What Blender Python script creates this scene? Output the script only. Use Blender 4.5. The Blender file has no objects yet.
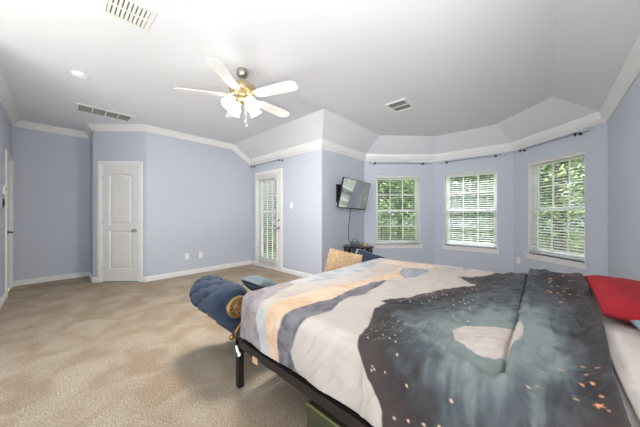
import bpy, bmesh, math, random
import numpy as np
from mathutils import Vector, Matrix, noise
PI=math.pi
random.seed(4); rng=np.random.default_rng(4)
C=bpy.context.scene.collection
SC=bpy.context.scene
# ---------------------------------------------------------------- camera
F,YH,EYE,YAW=244.34,214.23,1.187,0.745
cam=bpy.data.cameras.new('camera'); co=bpy.data.objects.new('camera',cam); C.objects.link(co)
cam.sensor_width=36; cam.lens=F/640*36; cam.shift_y=(YH-213.5)/640; cam.clip_start=.02; cam.clip_end=200
co.location=(0,0,EYE); co.rotation_euler=(PI/2,0,YAW-PI/2)
SC.camera=co
# ---------------------------------------------------------------- world, lights, exposure
w=bpy.data.worlds.new('world'); SC.world=w; w.use_nodes=True
nt=w.node_tree; bg=nt.nodes['Background']; bg.inputs[0].default_value=(.80,.90,1,1); bg.inputs[1].default_value=.85
def area(name,loc,target,sx,sy,power,col=(1,1,1),spread=180):
    l=bpy.data.lights.new(name,'AREA'); l.shape='RECTANGLE'; l.size=sx; l.size_y=sy; l.energy=power; l.spread=math.radians(spread); l.color=col
    o=bpy.data.objects.new(name,l); C.objects.link(o); o.location=loc
    o.rotation_euler=(Vector(target)-Vector(loc)).to_track_quat('-Z','Y').to_euler(); return o
area('fill_bounce_left',(-1.6,2.0,.3),(-1.3,2.3,4),1.4,2.6,46,(.93,.945,1))  # added upward fill panel out of view, brightens ceiling and left corner
area('fill_bounce_behind',(-.5,-1.3,.3),(0,-.8,4),1.8,1.2,150,(.93,.945,1))  # added upward fill panel behind the camera, lifts the ceiling
area('fill_far_behind',(-6,-4.2,2.2),(2.2,4.0,1.6),3.5,2.5,40,(.93,.945,1))  # added distant fill lamp, shines in where walls are left off
area('fill_far_side',(-7,.2,2.2),(5.6,1.2,2.0),3.0,1.6,40,(.93,.945,1))  # added distant fill lamp aimed at the bay walls, no real opening
area('fill_high_behind',(-1.3,-.9,1.7),(4.4,1.0,2.75),1.4,.7,25,(.97,.96,1),80)  # added narrow fill lamp, lights the bay ceiling and spares the bed
area('sky_fill_over_bay',(7.6,1.0,5.0),(3.2,1.6,.4),3.5,2.2,1100,(.92,.96,1))  # added unseen area lamp, boosts skylight through the bay windows
sn_=bpy.data.lights.new('sun','SUN'); sn_.energy=5; sn_.angle=.02; sn_.color=(1,.96,.88); so_=bpy.data.objects.new('sun',sn_); C.objects.link(so_)
so_.rotation_euler=Vector((.36,.36,-.86)).to_track_quat('-Z','Y').to_euler()
SC.view_settings.view_transform='Standard'; SC.view_settings.look='None'; SC.view_settings.gamma=1; SC.view_settings.use_curve_mapping=False
SC.view_settings.exposure=0.46
# ---------------------------------------------------------------- materials
def lin(h):
    r=[]
    for k in (0,2,4):
        x=int(h[k:k+2],16)/255; r.append(x/12.92 if x<=.04045 else ((x+.055)/1.055)**2.4)
    return (*r,1)
def mat(name,hexc,rough=.6,metal=0,var=0,vscale=8,bump=0,bscale=200,hex2=None,sheen=0,spec=.5,detail=3,bdist=.002):
    m=bpy.data.materials.new(name); m.use_nodes=True; n=m.node_tree.nodes; L=m.node_tree.links
    b=n['Principled BSDF']; c=lin(hexc)
    b.inputs['Base Color'].default_value=c; b.inputs['Roughness'].default_value=rough; b.inputs['Metallic'].default_value=metal
    b.inputs['Specular IOR Level'].default_value=spec
    if sheen: b.inputs['Sheen Weight'].default_value=sheen
    tc=n.new('ShaderNodeTexCoord')
    if var or hex2:
        nz=n.new('ShaderNodeTexNoise'); nz.inputs['Scale'].default_value=vscale; nz.inputs['Detail'].default_value=detail
        L.new(tc.outputs['Object'],nz.inputs['Vector'])
        rp=n.new('ShaderNodeValToRGB'); rp.color_ramp.elements[0].position=.36; rp.color_ramp.elements[1].position=.65
        c2=lin(hex2) if hex2 else tuple(x*(1-var) for x in c[:3])+(1,)
        rp.color_ramp.elements[0].color=c2; rp.color_ramp.elements[1].color=c
        L.new(nz.outputs['Fac'],rp.inputs[0]); L.new(rp.outputs[0],b.inputs['Base Color'])
    if bump:
        nb=n.new('ShaderNodeTexNoise'); nb.inputs['Scale'].default_value=bscale; nb.inputs['Detail'].default_value=2
        L.new(tc.outputs['Object'],nb.inputs['Vector'])
        bp=n.new('ShaderNodeBump'); bp.inputs['Strength'].default_value=bump; bp.inputs['Distance'].default_value=bdist
        L.new(nb.outputs['Fac'],bp.inputs['Height']); L.new(bp.outputs[0],b.inputs['Normal'])
    return m
def emis(name,hexc,s):
    m=mat(name,hexc,.4); b=m.node_tree.nodes['Principled BSDF']; b.inputs['Emission Color'].default_value=lin(hexc); b.inputs['Emission Strength'].default_value=s; return m
WALL=mat('wall_paint_pale_blue','c6cbd6',.85,bump=.12,bscale=120,spec=.25)
CEIL=mat('ceiling_paint','e6e6ea',.95,bump=.15,bscale=90,spec=.1)
TRIM=mat('white_trim_paint','eeedeb',.45)
DOORM=mat('door_paint','e6e4e1',.45)
VINYL=mat('window_vinyl','f2f2f0',.4)
BLIND=mat('blind_slat_white','d4d4d0',.5)
NICK=mat('brushed_nickel','b9b3a8',.3,1)
BRASS=mat('antique_brass','b08a4e',.35,.9,var=.3,vscale=60)
GOLD=mat('aged_gold','b99a66',.35,.75)
DARKM=mat('dark_bronze','2b2522',.45,.6)
FRAMEM=mat('dark_brown_metal','2a2322',.5,.3)
ROD=mat('grey_rod_metal','7f828c',.5,.1)
BLACK=mat('black_plastic','141416',.45)
CHROME=mat('satin_chrome','cfd2d6',.4,.6)
VENTM=mat('vent_white','e8e6e2',.5)
VENTD=mat('vent_shadow_box','6f6d6a',.9)
NAVY=mat('navy_velvet','22344a',.85,hex2='1c2a3e',vscale=14,sheen=.08,bump=.1,bscale=500)
TAN=mat('tan_shag','ecd6b4',.95,hex2='d8bc90',vscale=30)
RED=mat('red_cotton','a8101f',.8,hex2='970c1a',vscale=6,bump=.2,bscale=400)
GREYB=mat('grey_blue_cotton','8796a6',.85,var=.08,bump=.2,bscale=400)
GREYC=mat('pale_grey_fabric','6d797d',.95,var=.12,vscale=12,spec=.1,bump=.3,bscale=300)
WHITEC=mat('cream_cotton','cdc3bb',.85,var=.04,vscale=5,bump=.3,bscale=300)
MATT=mat('mattress_ticking','d6d0ca',.85,var=.05)
OLIVE=mat('olive_canvas','4b4b30',.9,hex2='404028',vscale=20,bump=.4,bscale=300)
OLIVEL=mat('olive_piping','74754c',.7)
TANLAB=mat('tan_webbing','c9a27a',.8)
WHITEP=mat('white_plastic','efefec',.4)
PLATE=mat('outlet_plate','f0efec',.4)
def glass(name):
    m=bpy.data.materials.new(name); m.use_nodes=True; n=m.node_tree.nodes; L=m.node_tree.links; n.clear()
    o=n.new('ShaderNodeOutputMaterial'); t=n.new('ShaderNodeBsdfTransparent'); g=n.new('ShaderNodeBsdfGlossy'); g.inputs['Roughness'].default_value=.02
    fr=n.new('ShaderNodeMath'); fr.operation='MULTIPLY_ADD'; lw=n.new('ShaderNodeLayerWeight'); lw.inputs['Blend'].default_value=.5
    pw=n.new('ShaderNodeMath'); pw.operation='POWER'; pw.inputs[1].default_value=5; L.new(lw.outputs['Facing'],pw.inputs[0]); L.new(pw.outputs[0],fr.inputs[0]); fr.inputs[1].default_value=.6; fr.inputs[2].default_value=.03
    mx=n.new('ShaderNodeMixShader')
    t.inputs[0].default_value=(.95,.97,.96,1)
    L.new(fr.outputs[0],mx.inputs[0]); L.new(t.outputs[0],mx.inputs[1]); L.new(g.outputs[0],mx.inputs[2]); L.new(mx.outputs[0],o.inputs[0]); return m
GLASS=glass('window_glass')
# ---------------------------------------------------------------- mesh builder
class MB:
    def __init__(s): s.bm=bmesh.new()
    def box(s,x0,x1,y0,y1,z0,z1,bev=0,M=None):
        vs=[s.bm.verts.new((x,y,z)) for x in (x0,x1) for y in (y0,y1) for z in (z0,z1)]
        fs=[(0,1,3,2),(4,6,7,5),(0,4,5,1),(2,3,7,6),(0,2,6,4),(1,5,7,3)]
        F_=[s.bm.faces.new([vs[i] for i in f]) for f in fs]
        if bev:
            es=list({e for f in F_ for e in f.edges})
            r=bmesh.ops.bevel(s.bm,geom=es,offset=bev,segments=2,affect='EDGES',profile=.7)
            vs=list({v for f in r['faces'] for v in f.verts}|{v for v in vs if v.is_valid})
        if M is not None:
            for v in vs: v.co=M@v.co
        return s
    def tube(s,pts,r,seg=10,cap=True):
        pts=[Vector(p) for p in pts]; rs=r if isinstance(r,(list,tuple)) else [r]*len(pts); rings=[]; up=None
        for i,p in enumerate(pts):
            t=(pts[min(i+1,len(pts)-1)]-pts[max(i-1,0)]).normalized()
            if up is None: up=t.orthogonal().normalized()
            up=(up-t*up.dot(t)).normalized(); sd=t.cross(up)
            rings.append([s.bm.verts.new(p+(up*math.cos(2*PI*k/seg)+sd*math.sin(2*PI*k/seg))*rs[i]) for k in range(seg)])
        for a,b in zip(rings,rings[1:]):
            for k in range(seg): s.bm.faces.new((a[k],a[(k+1)%seg],b[(k+1)%seg],b[k]))
        if cap: s.bm.faces.new(rings[0][::-1]); s.bm.faces.new(rings[-1])
        return s
    def lathe(s,prof,seg=24,M=None):
        M=M or Matrix(); rings=[]
        for r,z in prof:
            rings.append([s.bm.verts.new(M@Vector((r*math.cos(2*PI*k/seg),r*math.sin(2*PI*k/seg),z))) for k in range(seg)])
        for a,b in zip(rings,rings[1:]):
            for k in range(seg): s.bm.faces.new((a[k],a[(k+1)%seg],b[(k+1)%seg],b[k]))
        s.bm.faces.new(rings[0][::-1]); s.bm.faces.new(rings[-1]); return s
    def sphere(s,c,r,seg=16,sc=(1,1,1)):
        M=Matrix.Translation(c)@Matrix.Diagonal((r*sc[0],r*sc[1],r*sc[2],1))
        bmesh.ops.create_uvsphere(s.bm,u_segments=seg,v_segments=max(6,seg//2),radius=1,matrix=M); return s
    def prism(s,poly,z0,z1,M=None):
        M=M or Matrix()
        a=[s.bm.verts.new(M@Vector((x,y,z0))) for x,y in poly]; b=[s.bm.verts.new(M@Vector((x,y,z1))) for x,y in poly]
        s.bm.faces.new(a[::-1]); s.bm.faces.new(b)
        for i in range(len(poly)): j=(i+1)%len(poly); s.bm.faces.new((a[i],a[j],b[j],b[i]))
        return s
    def build(s,name,m,parent=None,M=None,smooth=False):
        bmesh.ops.recalc_face_normals(s.bm,faces=s.bm.faces[:])
        me=bpy.data.meshes.new(name); s.bm.to_mesh(me); s.bm.free(); me.materials.append(m)
        if smooth:
            me.shade_smooth()
            try: me.set_sharp_from_angle(angle=math.radians(40))
            except Exception: pass
        o=bpy.data.objects.new(name,me); C.objects.link(o)
        if parent: o.parent=parent
        if M is not None: o.matrix_local=M
        return o
def npmesh(name,verts,faces,m,parent=None,smooth=True):
    me=bpy.data.meshes.new(name); me.from_pydata([tuple(v) for v in verts],[],[tuple(f) for f in faces]); me.materials.append(m)
    if smooth: me.shade_smooth()
    o=bpy.data.objects.new(name,me); C.objects.link(o)
    if parent: o.parent=parent
    return o
def gridmesh(name,V,m,parent=None):           # V: (n,m,3) array
    n,k,_=V.shape
    me=bpy.data.meshes.new(name); me.vertices.add(n*k); me.vertices.foreach_set('co',V.reshape(-1).astype(np.float32))
    I=np.arange(n*k).reshape(n,k); Q=np.stack([I[:-1,:-1],I[1:,:-1],I[1:,1:],I[:-1,1:]],-1).reshape(-1,4)
    me.loops.add(Q.size); me.loops.foreach_set('vertex_index',Q.reshape(-1).astype(np.int32))
    me.polygons.add(len(Q)); me.polygons.foreach_set('loop_start',(np.arange(len(Q))*4).astype(np.int32))
    me.update(calc_edges=True); me.validate(); me.materials.append(m); me.shade_smooth()
    o=bpy.data.objects.new(name,me); C.objects.link(o)
    if parent: o.parent=parent
    return o
def empty(name,label,cat,M=None,group=None,loc=None):
    o=bpy.data.objects.new(name,None); C.objects.link(o); o.empty_display_size=.1
    if M is not None: o.matrix_world=M
    if loc is not None: o.location=loc
    tag(o,label,cat,group); return o
def tag(o,label,cat,group=None,kind=None):
    o['label']=label; o['category']=cat
    if group: o['group']=group
    if kind: o['kind']=kind
    return o
def struct(o): o['kind']='structure'; return o
def plab(o,l): o['label']=l; return o
# ---------------------------------------------------------------- room plan
H1,H0,T=2.74,2.44,.14
P={'0':(-.48,3.5),'1':(-.48,6.45),'2':(.45,6.45),'3':(.45,5.80),'4':(1.09,5.16),'5':(3.18,5.16),'6':(3.18,2.89),'7':(4.55,2.89),'8':(5.65,1.79),'9':(5.65,.42),'10':(4.66,-.57),'11':(.25,-.57)}
def frame(a,b,k=0,z=0):                 # wall frame: x along the wall, y out of the room, z up
    p=Vector((*P[a],0)); q=Vector((*P[b],0)); d=(q-p).normalized()
    M=Matrix.Rotation(math.atan2(d.y,d.x),4,'Z'); M.translation=p+d*k+Vector((0,0,z)); return M
def wlen(a,b): return (Vector(P[b])-Vector(P[a])).length
def wall(name,a,b,hole=None,ea=.06,eb=.06):
    Lw=wlen(a,b); mb=MB(); x0,x1=-ea,Lw+eb; top=2.84
    if hole:
        k0,k1,z0,z1=hole
        mb.box(x0,k0,0,T,0,top).box(k1,x1,0,T,0,top).box(k0,k1,0,T,z1,top)
        if z0>0: mb.box(k0,k1,0,T,0,z0)
    else: mb.box(x0,x1,0,T,0,top)
    o=mb.build(name,WALL,M=frame(a,b)); return struct(o)
WZ0,WZ1=.53,2.03
HL=(2.17,2.87,0,2.06); HC=(.135,.785,0,2.06); HP=(.25,1.12,0,2.08)
WH={1:(.26,1.235,WZ0,WZ1),2:(.205,1.125,WZ0,WZ1+.02),3:(.29,1.15,WZ0,WZ1+.03)}
wall('wall_left','0','1',HL,0,.06)
wall('wall_niche','1','2',None,.06,.06)
wall('wall_closet_side','2','3',None,.06,-.06)
wall('wall_closet','3','4',HC,0,0)
wall('wall_back','4','5',None,0,.06)
wall('wall_patio','5','6',HP,.06,-T)
wall('wall_television','6','7',None,0,.05)
wall('wall_bay_left','7','8',WH[1],.05,.05)
wall('wall_bay_center','8','9',WH[2],.05,.05)
wall('wall_bay_right','9','10',WH[3],.05,.05)
wall('wall_right','10','11',None,.05,0)
# floor: one carpeted slab following the plan
def nodes_carpet():
    m=bpy.data.materials.new('beige_carpet'); m.use_nodes=True; n=m.node_tree.nodes; L=m.node_tree.links; b=n['Principled BSDF']
    b.inputs['Roughness'].default_value=1; b.inputs['Specular IOR Level'].default_value=.05; b.inputs['Sheen Weight'].default_value=.15
    tc=n.new('ShaderNodeTexCoord')
    a=n.new('ShaderNodeTexNoise'); a.inputs['Scale'].default_value=3.2; a.inputs['Detail'].default_value=4; a.inputs['Distortion'].default_value=.8
    f=n.new('ShaderNodeTexNoise'); f.inputs['Scale'].default_value=110; f.inputs['Detail'].default_value=4; f.inputs['Roughness'].default_value=.75
    L.new(tc.outputs['Object'],a.inputs['Vector']); L.new(tc.outputs['Object'],f.inputs['Vector'])
    r1=n.new('ShaderNodeValToRGB'); r1.color_ramp.elements[0].position=.38; r1.color_ramp.elements[1].position=.62
    r1.color_ramp.elements[0].color=lin('b09b82'); r1.color_ramp.elements[1].color=lin('c4b49f')
    r2=n.new('ShaderNodeValToRGB'); r2.color_ramp.elements[0].position=.36; r2.color_ramp.elements[1].position=.64
    r2.color_ramp.elements[0].color=(.36,.35,.34,1); r2.color_ramp.elements[1].color=(1.12,1.12,1.12,1)
    L.new(a.outputs['Fac'],r1.inputs[0]); L.new(f.outputs['Fac'],r2.inputs[0])
    mx=n.new('ShaderNodeMix'); mx.data_type='RGBA'; mx.blend_type='MULTIPLY'; mx.inputs[0].default_value=1
    L.new(r1.outputs[0],mx.inputs[6]); L.new(r2.outputs[0],mx.inputs[7]); L.new(mx.outputs[2],b.inputs['Base Color'])
    bp=n.new('ShaderNodeBump'); bp.inputs['Strength'].default_value=.7; bp.inputs['Distance'].default_value=.012
    L.new(f.outputs['Fac'],bp.inputs['Height']); L.new(bp.outputs[0],b.inputs['Normal']); return m
plan=[P[str(i)] for i in range(0,12)]+[(.25,-1.6),(-1.6,-1.6),(-1.6,3.5)]
struct(MB().prism(plan[::-1],-.12,0).build('floor',nodes_carpet()))
# ceiling: flat field and the raking strips over the low walls
OFF=.5
def inset(i):
    names=['5','6','7','8','9','10']; 
    def line(a,b):
        p=Vector(P[a]); d=(Vector(P[b])-p).normalized(); n=Vector((d.y,-d.x)); return p+n*OFF,d
    prev=str(int(i)-1); nxt=str(int(i)+1)
    p1,d1=line(prev,i); p2,d2=line(i,nxt)
    if i=='5': p1=Vector(P['5'])
    den=d1.x*d2.y-d1.y*d2.x; t=((p2-p1).x*d2.y-(p2-p1).y*d2.x)/den; return p1+d1*t
ins={i:inset(i) for i in ['5','6','7','8','9','10']}
EX=-1.6
cb=MB(); bm=cb.bm
def cv(p,z): return bm.verts.new((p[0],p[1],z))
low={i:cv(P[i],H0) for i in ['5','6','7','8','9','10']}; hi={i:cv(ins[i],H1) for i in ins}
seq=['5','6','7','8','9','10']
for a,b in zip(seq,seq[1:]): bm.faces.new((low[a],low[b],hi[b],hi[a]))
c4=cv(P['4'],H1);c3=cv(P['3'],H1);c2=cv(P['2'],H1);c1=cv(P['1'],H1);c0=cv(P['0'],H1);cE=cv((EX,P['0'][1]),H1);r1=cv((EX,-1.6),H1);r2=cv((.25,-1.6),H1);r3=cv((.25,P['10'][1]),H0);r4=cv((.25,P['10'][1]+OFF),H1)
bm.faces.new((low['10'],r3,r4,hi['10']))
bm.faces.new([hi[i] for i in seq]+[r4,r2,r1,cE,c0,c1,c2,c3,c4])
ce=cb.build('ceiling',CEIL)
md=ce.modifiers.new('thickness','SOLIDIFY'); md.thickness=.08; md.offset=-1
for p in ce.data.polygons: pass
if ce.data.polygons[0].normal.z>0: md.offset=-1
# make the normals look into the room so the thickness goes up and out
bmm=bmesh.new(); bmm.from_mesh(ce.data); bmesh.ops.triangulate(bmm,faces=[f for f in bmm.faces if len(f.verts)>4])
for f in bmm.faces:
    if f.normal.z>0: f.normal_flip()
bmm.to_mesh(ce.data); bmm.free(); struct(ce)
# crown moulding and baseboards: mitred sweeps
def sweep(name,pts,prof,m):
    pts=[Vector(p) for p in pts]; mb=MB(); rings=[]
    for i,p in enumerate(pts):
        nn=[]
        for a,b in ((i-1,i),(i,i+1)):
            if a>=0 and b<len(pts):
                d=(pts[b]-pts[a]); d.z=0
                if d.length>1e-6: d.normalize(); nn.append(Vector((d.y,-d.x,0)))
        n=nn[0] if len(nn)==1 else (nn[0]+nn[1])/max(.3,(1+nn[0].dot(nn[1])))
        rings.append([mb.bm.verts.new(p+n*x+Vector((0,0,z))) for x,z in prof])
    K=len(prof)
    for a,b in zip(rings,rings[1:]):
        for k in range(K): mb.bm.faces.new((a[k],a[(k+1)%K],b[(k+1)%K],b[k]))
    mb.bm.faces.new(rings[0][::-1]); mb.bm.faces.new(rings[-1]); return struct(mb.build(name,m))
crown=[(0,.02),(0,-.10),(.012,-.10),(.016,-.085),(.03,-.07),(.05,-.045),(.062,-.03),(.075,-.022),(.078,-.006),(.09,-.004),(.09,.02)]
crown2=[(0,.02),(0,-.10),(.012,-.10),(.016,-.085),(.03,-.07),(.05,-.045),(.052,-.036),(.060,-.022),(.064,-.008),(.070,.006),(.070,.05)]
P3=lambda i,z:(*P[i],z)
sweep('trim_1',[(P['1'][0],3.5,H1),P3('1',H1),P3('2',H1),P3('3',H1),P3('4',H1),(2.68,5.16,H1)],crown,TRIM)
sweep('trim_2',[(2.68,5.16,H1),(3.18,5.16,H0),P3('6',H0),P3('7',H0),P3('8',H0),P3('9',H0),P3('10',H0),(.25,-.57,H0)],crown2,TRIM)
base=[(0,0),(.015,0),(.015,.07),(.010,.082),(.004,.09),(0,.09)]
def along(a,b,k): 
    M=frame(a,b); return (M@Vector((k,0,0)))
sweep('baseboard_left',[along('0','1',0),along('0','1',2.10)],base,TRIM)
sweep('baseboard_niche',[P3('1',0),P3('2',0),P3('3',0),along('3','4',.075)],base,TRIM)
sweep('baseboard_back',[along('3','4',.85),P3('4',0),P3('5',0),along('5','6',.18)],base,TRIM)
sweep('baseboard_patio',[along('5','6',1.19),P3('6',0),P3('7',0),P3('8',0),P3('9',0),P3('10',0),P3('11',0)],base,TRIM)
# ---------------------------------------------------------------- doors
def casing(mb,k0,k1,z1,wd=.06,y=-.018):
    # stepped casing on the room side
    for off,th in ((0,.012),(.012,.018)):
        w2=wd-off if off==0 else wd-.024
        mb.box(k0-off-w2 if off else k0-wd,k0-off,-th,0.0,0,z1+(wd if not off else wd-.012),.002)
        mb.box(k1+off,k1+(wd if not off else wd-.012),-th,0.0,0,z1+(wd if not off else wd-.012),.002)
        mb.box(k0-off,k1+off,-th-.0005,0,z1+off,z1+(wd if not off else wd-.012),.002)
    return mb
def panel_door(name,a,b,hole,recess,knob_k,hinge_k,knobm,wd=.055,lever=False):
    k0,k1,_,z1=hole; M=frame(a,b)
    root=bpy.data.objects.new(name,None); C.objects.link(root); root.matrix_world=M; struct(root)
    mb=casing(MB(),k0,k1,z1,wd); mb.box(k0,k0+.018,0,T,0,z1).box(k1-.018,k1,0,T,0,z1).box(k0,k1,0,T,z1-.018,z1)
    mb.build('door_frame',TRIM,root)
    a0,a1=k0+.02,k1-.02; y=recess; ztop=z1-.021
    sl=MB()
    st=.105; mid0,mid1=.90,1.0; rails=[(0.012,.22),(mid0,mid1),(ztop-.13,ztop)]
    # stiles and rails around recessed fields
    sl.box(a0,a0+st,y,y+.035,.012,ztop).box(a1-st,a1,y,y+.035,.012,ztop)
    for r0,r1 in rails: sl.box(a0+st,a1-st,y,y+.035,r0,r1)
    sl.box(a0+st,a1-st,y+.014,y+.03,.2,ztop-.1)
    sl.build('door_slab',DOORM,root)
    for i,(q0,q1,arch) in enumerate(((.22,mid0,0),(mid1,ztop-.13,1))):
        x0,x1=a0+st,a1-st; W=x1-x0
        n=12
        def outline(ins_):
            pts=[(x0+ins_,q0+ins_),(x1-ins_,q0+ins_)]
            for k in range(n+1):
                t=k/n; x=x1-ins_-(W-2*ins_)*t; z=q1-ins_-(.035*(1-math.sin(PI*t)) if arch else 0); pts.append((x,z))
            return pts
        pm=MB(); R_=Matrix.Rotation(PI/2,4,'X')
        rings=[]
        for ins_,yy in ((0,y+.0),(.006,y+.003),(.018,y+.012),(.034,y+.012),(.05,y+.004),(.06,y+.003)):
            rings.append([pm.bm.verts.new((px,yy,pz)) for px,pz in outline(ins_)])
        K=len(rings[0])
        for r1_,r2_ in zip(rings,rings[1:]):
            for k in range(K): pm.bm.faces.new((r1_[k],r1_[(k+1)%K],r2_[(k+1)%K],r2_[k]))
        pm.bm.faces.new(rings[-1])
        if arch:      # fill the spandrels between the square rail and the arched panel
            for s_ in (0,1):
                xa=x0 if s_==0 else x1; pts=[(x0+W*t if s_==0 else x1-W*t, q1-.035*(1-math.sin(PI*t))) for t in [k/12 for k in range(7)]]
                vs=[pm.bm.verts.new((px,y+.0005,pz)) for px,pz in pts]+[pm.bm.verts.new((xa,y+.0005,q1+.001))]
                pm.bm.faces.new(vs)
        pm.build('door_panel',DOORM,root)
    # knob
    kb=MB(); Mk=Matrix.Translation((knob_k,y,.90))@Matrix.Rotation(PI/2,4,'X')
    if lever:
        kb.lathe([(.03,0),(.03,.006),(.012,.01),(.011,.05),(.012,.055)],20,Mk)
        kb.tube([(knob_k,y-.05,.9),(knob_k-.05*lever,y-.052,.9),(knob_k-.11*lever,y-.045,.897)],[.010,.009,.008],10)
    else: kb.lathe([(.032,0),(.032,.006),(.014,.012),(.011,.03),(.022,.038),(.029,.05),(.028,.062),(.018,.072),(.004,.075)],24,Mk)
    plab(kb.build('door_handle',knobm,root,smooth=True),'metal door handle')
    for hz in (.25,1.05,1.82):
        MB().tube([(hinge_k,y-.006,hz-.045),(hinge_k,y-.006,hz+.045)],.007,8).build('hinge',CHROME if knobm!=DARKM else DARKM,root,smooth=True)
    return root
panel_door('door_1','3','4',HC,.01,HC[1]-.08,HC[0]+.016,NICK)
panel_door('door_2','0','1',HL,.03,HL[1]-.09,HL[0]+.016,DARKM,lever=1)
# stop the outside showing through closed doors: plain closet backs
MB().box(HC[0]-.04,HC[1]+.04,T+.005,T+.045,0,2.3).build('wall_closet_inner',WALL,M=frame('3','4'))['kind']='structure'
MB().box(HL[0]-.1,HL[1]+.1,T+.005,T+.045,0,2.3).build('wall_hall_beyond',WALL,M=frame('0','1'))['kind']='structure'
# patio door, full-view glass
def patio_door():
    k0,k1,_,z1=HP; M=frame('5','6')
    root=bpy.data.objects.new('door_3',None); C.objects.link(root); root.matrix_world=M; struct(root)
    mb=casing(MB(),k0,k1,z1,.065); mb.box(k0,k0+.02,0,T,0,z1).box(k1-.02,k1,0,T,0,z1).box(k0,k1,0,T,z1-.02,z1).box(k0,k1,0,T,0,.02)
    mb.build('door_frame',TRIM,root)
    a0,a1=k0+.022,k1-.022; y0,y1=.02,.06
    g0,g1,gz0,gz1=a0+.13,a1-.13,.22,z1-.15
    s=MB().box(a0,g0,y0,y1,.02,z1-.022).box(g1,a1,y0,y1,.02,z1-.022).box(g0,g1,y0,y1,.02,gz0).box(g0,g1,y0,y1,gz1,z1-.022)
    s.build('door_slab',DOORM,root)
    g=MB(); 
    g.box(g0-.02,g0+.012,y0-.012,y0,gz0-.02,gz1+.02,.002).box(g1-.012,g1+.02,y0-.012,y0,gz0-.02,gz1+.02,.002).box(g0,g1,y0-.012,y0,gz0-.02,gz0+.012,.002).box(g0,g1,y0-.012,y0,gz1-.012,gz1+.02,.002)
    for i in (1,2): xx=g0+(g1-g0)*i/3; g.box(xx-.009,xx+.009,y0+.01,y0+.03,gz0,gz1)
    for i in range(1,5): zz=gz0+(gz1-gz0)*i/5; g.box(g0,g1,y0+.01,y0+.03,zz-.009,zz+.009)
    g.build('glazing_bars',TRIM,root)
    MB().box(g0,g1,y0+.018,y0+.022,gz0,gz1).build('glass_pane',GLASS,root)
    kb=MB(); kx=a1-.06
    kb.lathe([(.03,0),(.03,.006),(.012,.012),(.011,.03),(.022,.036),(.028,.05),(.024,.064),(.004,.07)],20,Matrix.Translation((kx,y0,.9))@Matrix.Rotation(PI/2,4,'X'))
    plab(kb.build('door_handle',NICK,root,smooth=True),'brushed nickel knob')
    kb=MB().lathe([(.028,0),(.028,.01),(.02,.018),(.004,.02)],20,Matrix.Translation((kx,y0,1.06))@Matrix.Rotation(PI/2,4,'X'))
    kb.box(kx-.004,kx+.004,y0-.035,y0-.018,1.045,1.075); plab(kb.build('deadbolt',NICK,root,smooth=True),'brushed nickel deadbolt')
    # faux wood blind hung on the slab
    bl=empty('door_blind','white horizontal slat blind hanging on the glass patio door','window blind',M@Matrix.Translation((0,0,0)),)
    bx0,bx1=g0-.035,g1+.03; yb=-.055+.02
    MB().box(bx0,bx1,yb-.035,yb+.03,gz1+.02,gz1+.08,.004).build('headrail',BLIND,bl)
    slats(bl,bx0+.005,bx1-.005,yb,.20,gz1+.01,tilt=-.55)
    MB().box(bx0+.005,bx1-.005,yb-.026,yb+.024,.155,.175,.003).build('bottom_rail',BLIND,bl)
def slats(root,x0,x1,y,z0,z1,tilt=.12,pitch=.043,wd=.048):
    mb=MB(); n=int((z1-z0)/pitch)
    for i in range(n):
        z=z1-.03-i*pitch; ca,sa=math.cos(tilt),math.sin(tilt); ring=[]
        for x in (x0,x1):
            r=[]
            for t in (-.5,-.17,.17,.5):
                yy=t*wd; zz=.003*(1-4*t*t)
                r.append((x,y+yy*ca-zz*sa,z+yy*sa+zz*ca))
            ring.append(r)
        top=[[mb.bm.verts.new((p[0],p[1],p[2]+.0014)) for p in r] for r in ring]; bot=[[mb.bm.verts.new((p[0],p[1],p[2]-.0014)) for p in r] for r in ring]
        for k in range(3):
            mb.bm.faces.new((top[0][k],top[0][k+1],top[1][k+1],top[1][k])); mb.bm.faces.new((bot[0][k],bot[1][k],bot[1][k+1],bot[0][k+1]))
        for k in (0,3): mb.bm.faces.new((top[0][k],top[1][k],bot[1][k],bot[0][k]))
        for e in (0,1): mb.bm.faces.new(top[e]+bot[e][::-1])
    mb.build('slats',BLIND,root)
    cd=MB()
    for fx in (.16,.5,.84):
        x=x0+(x1-x0)*fx
        for yy in (-.025,.025): cd.tube([(x,y+yy,z0-.03),(x,y+yy,z1)],.0016,5)
    cd.build('ladder_cords',BLIND,root)
patio_door()
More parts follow.
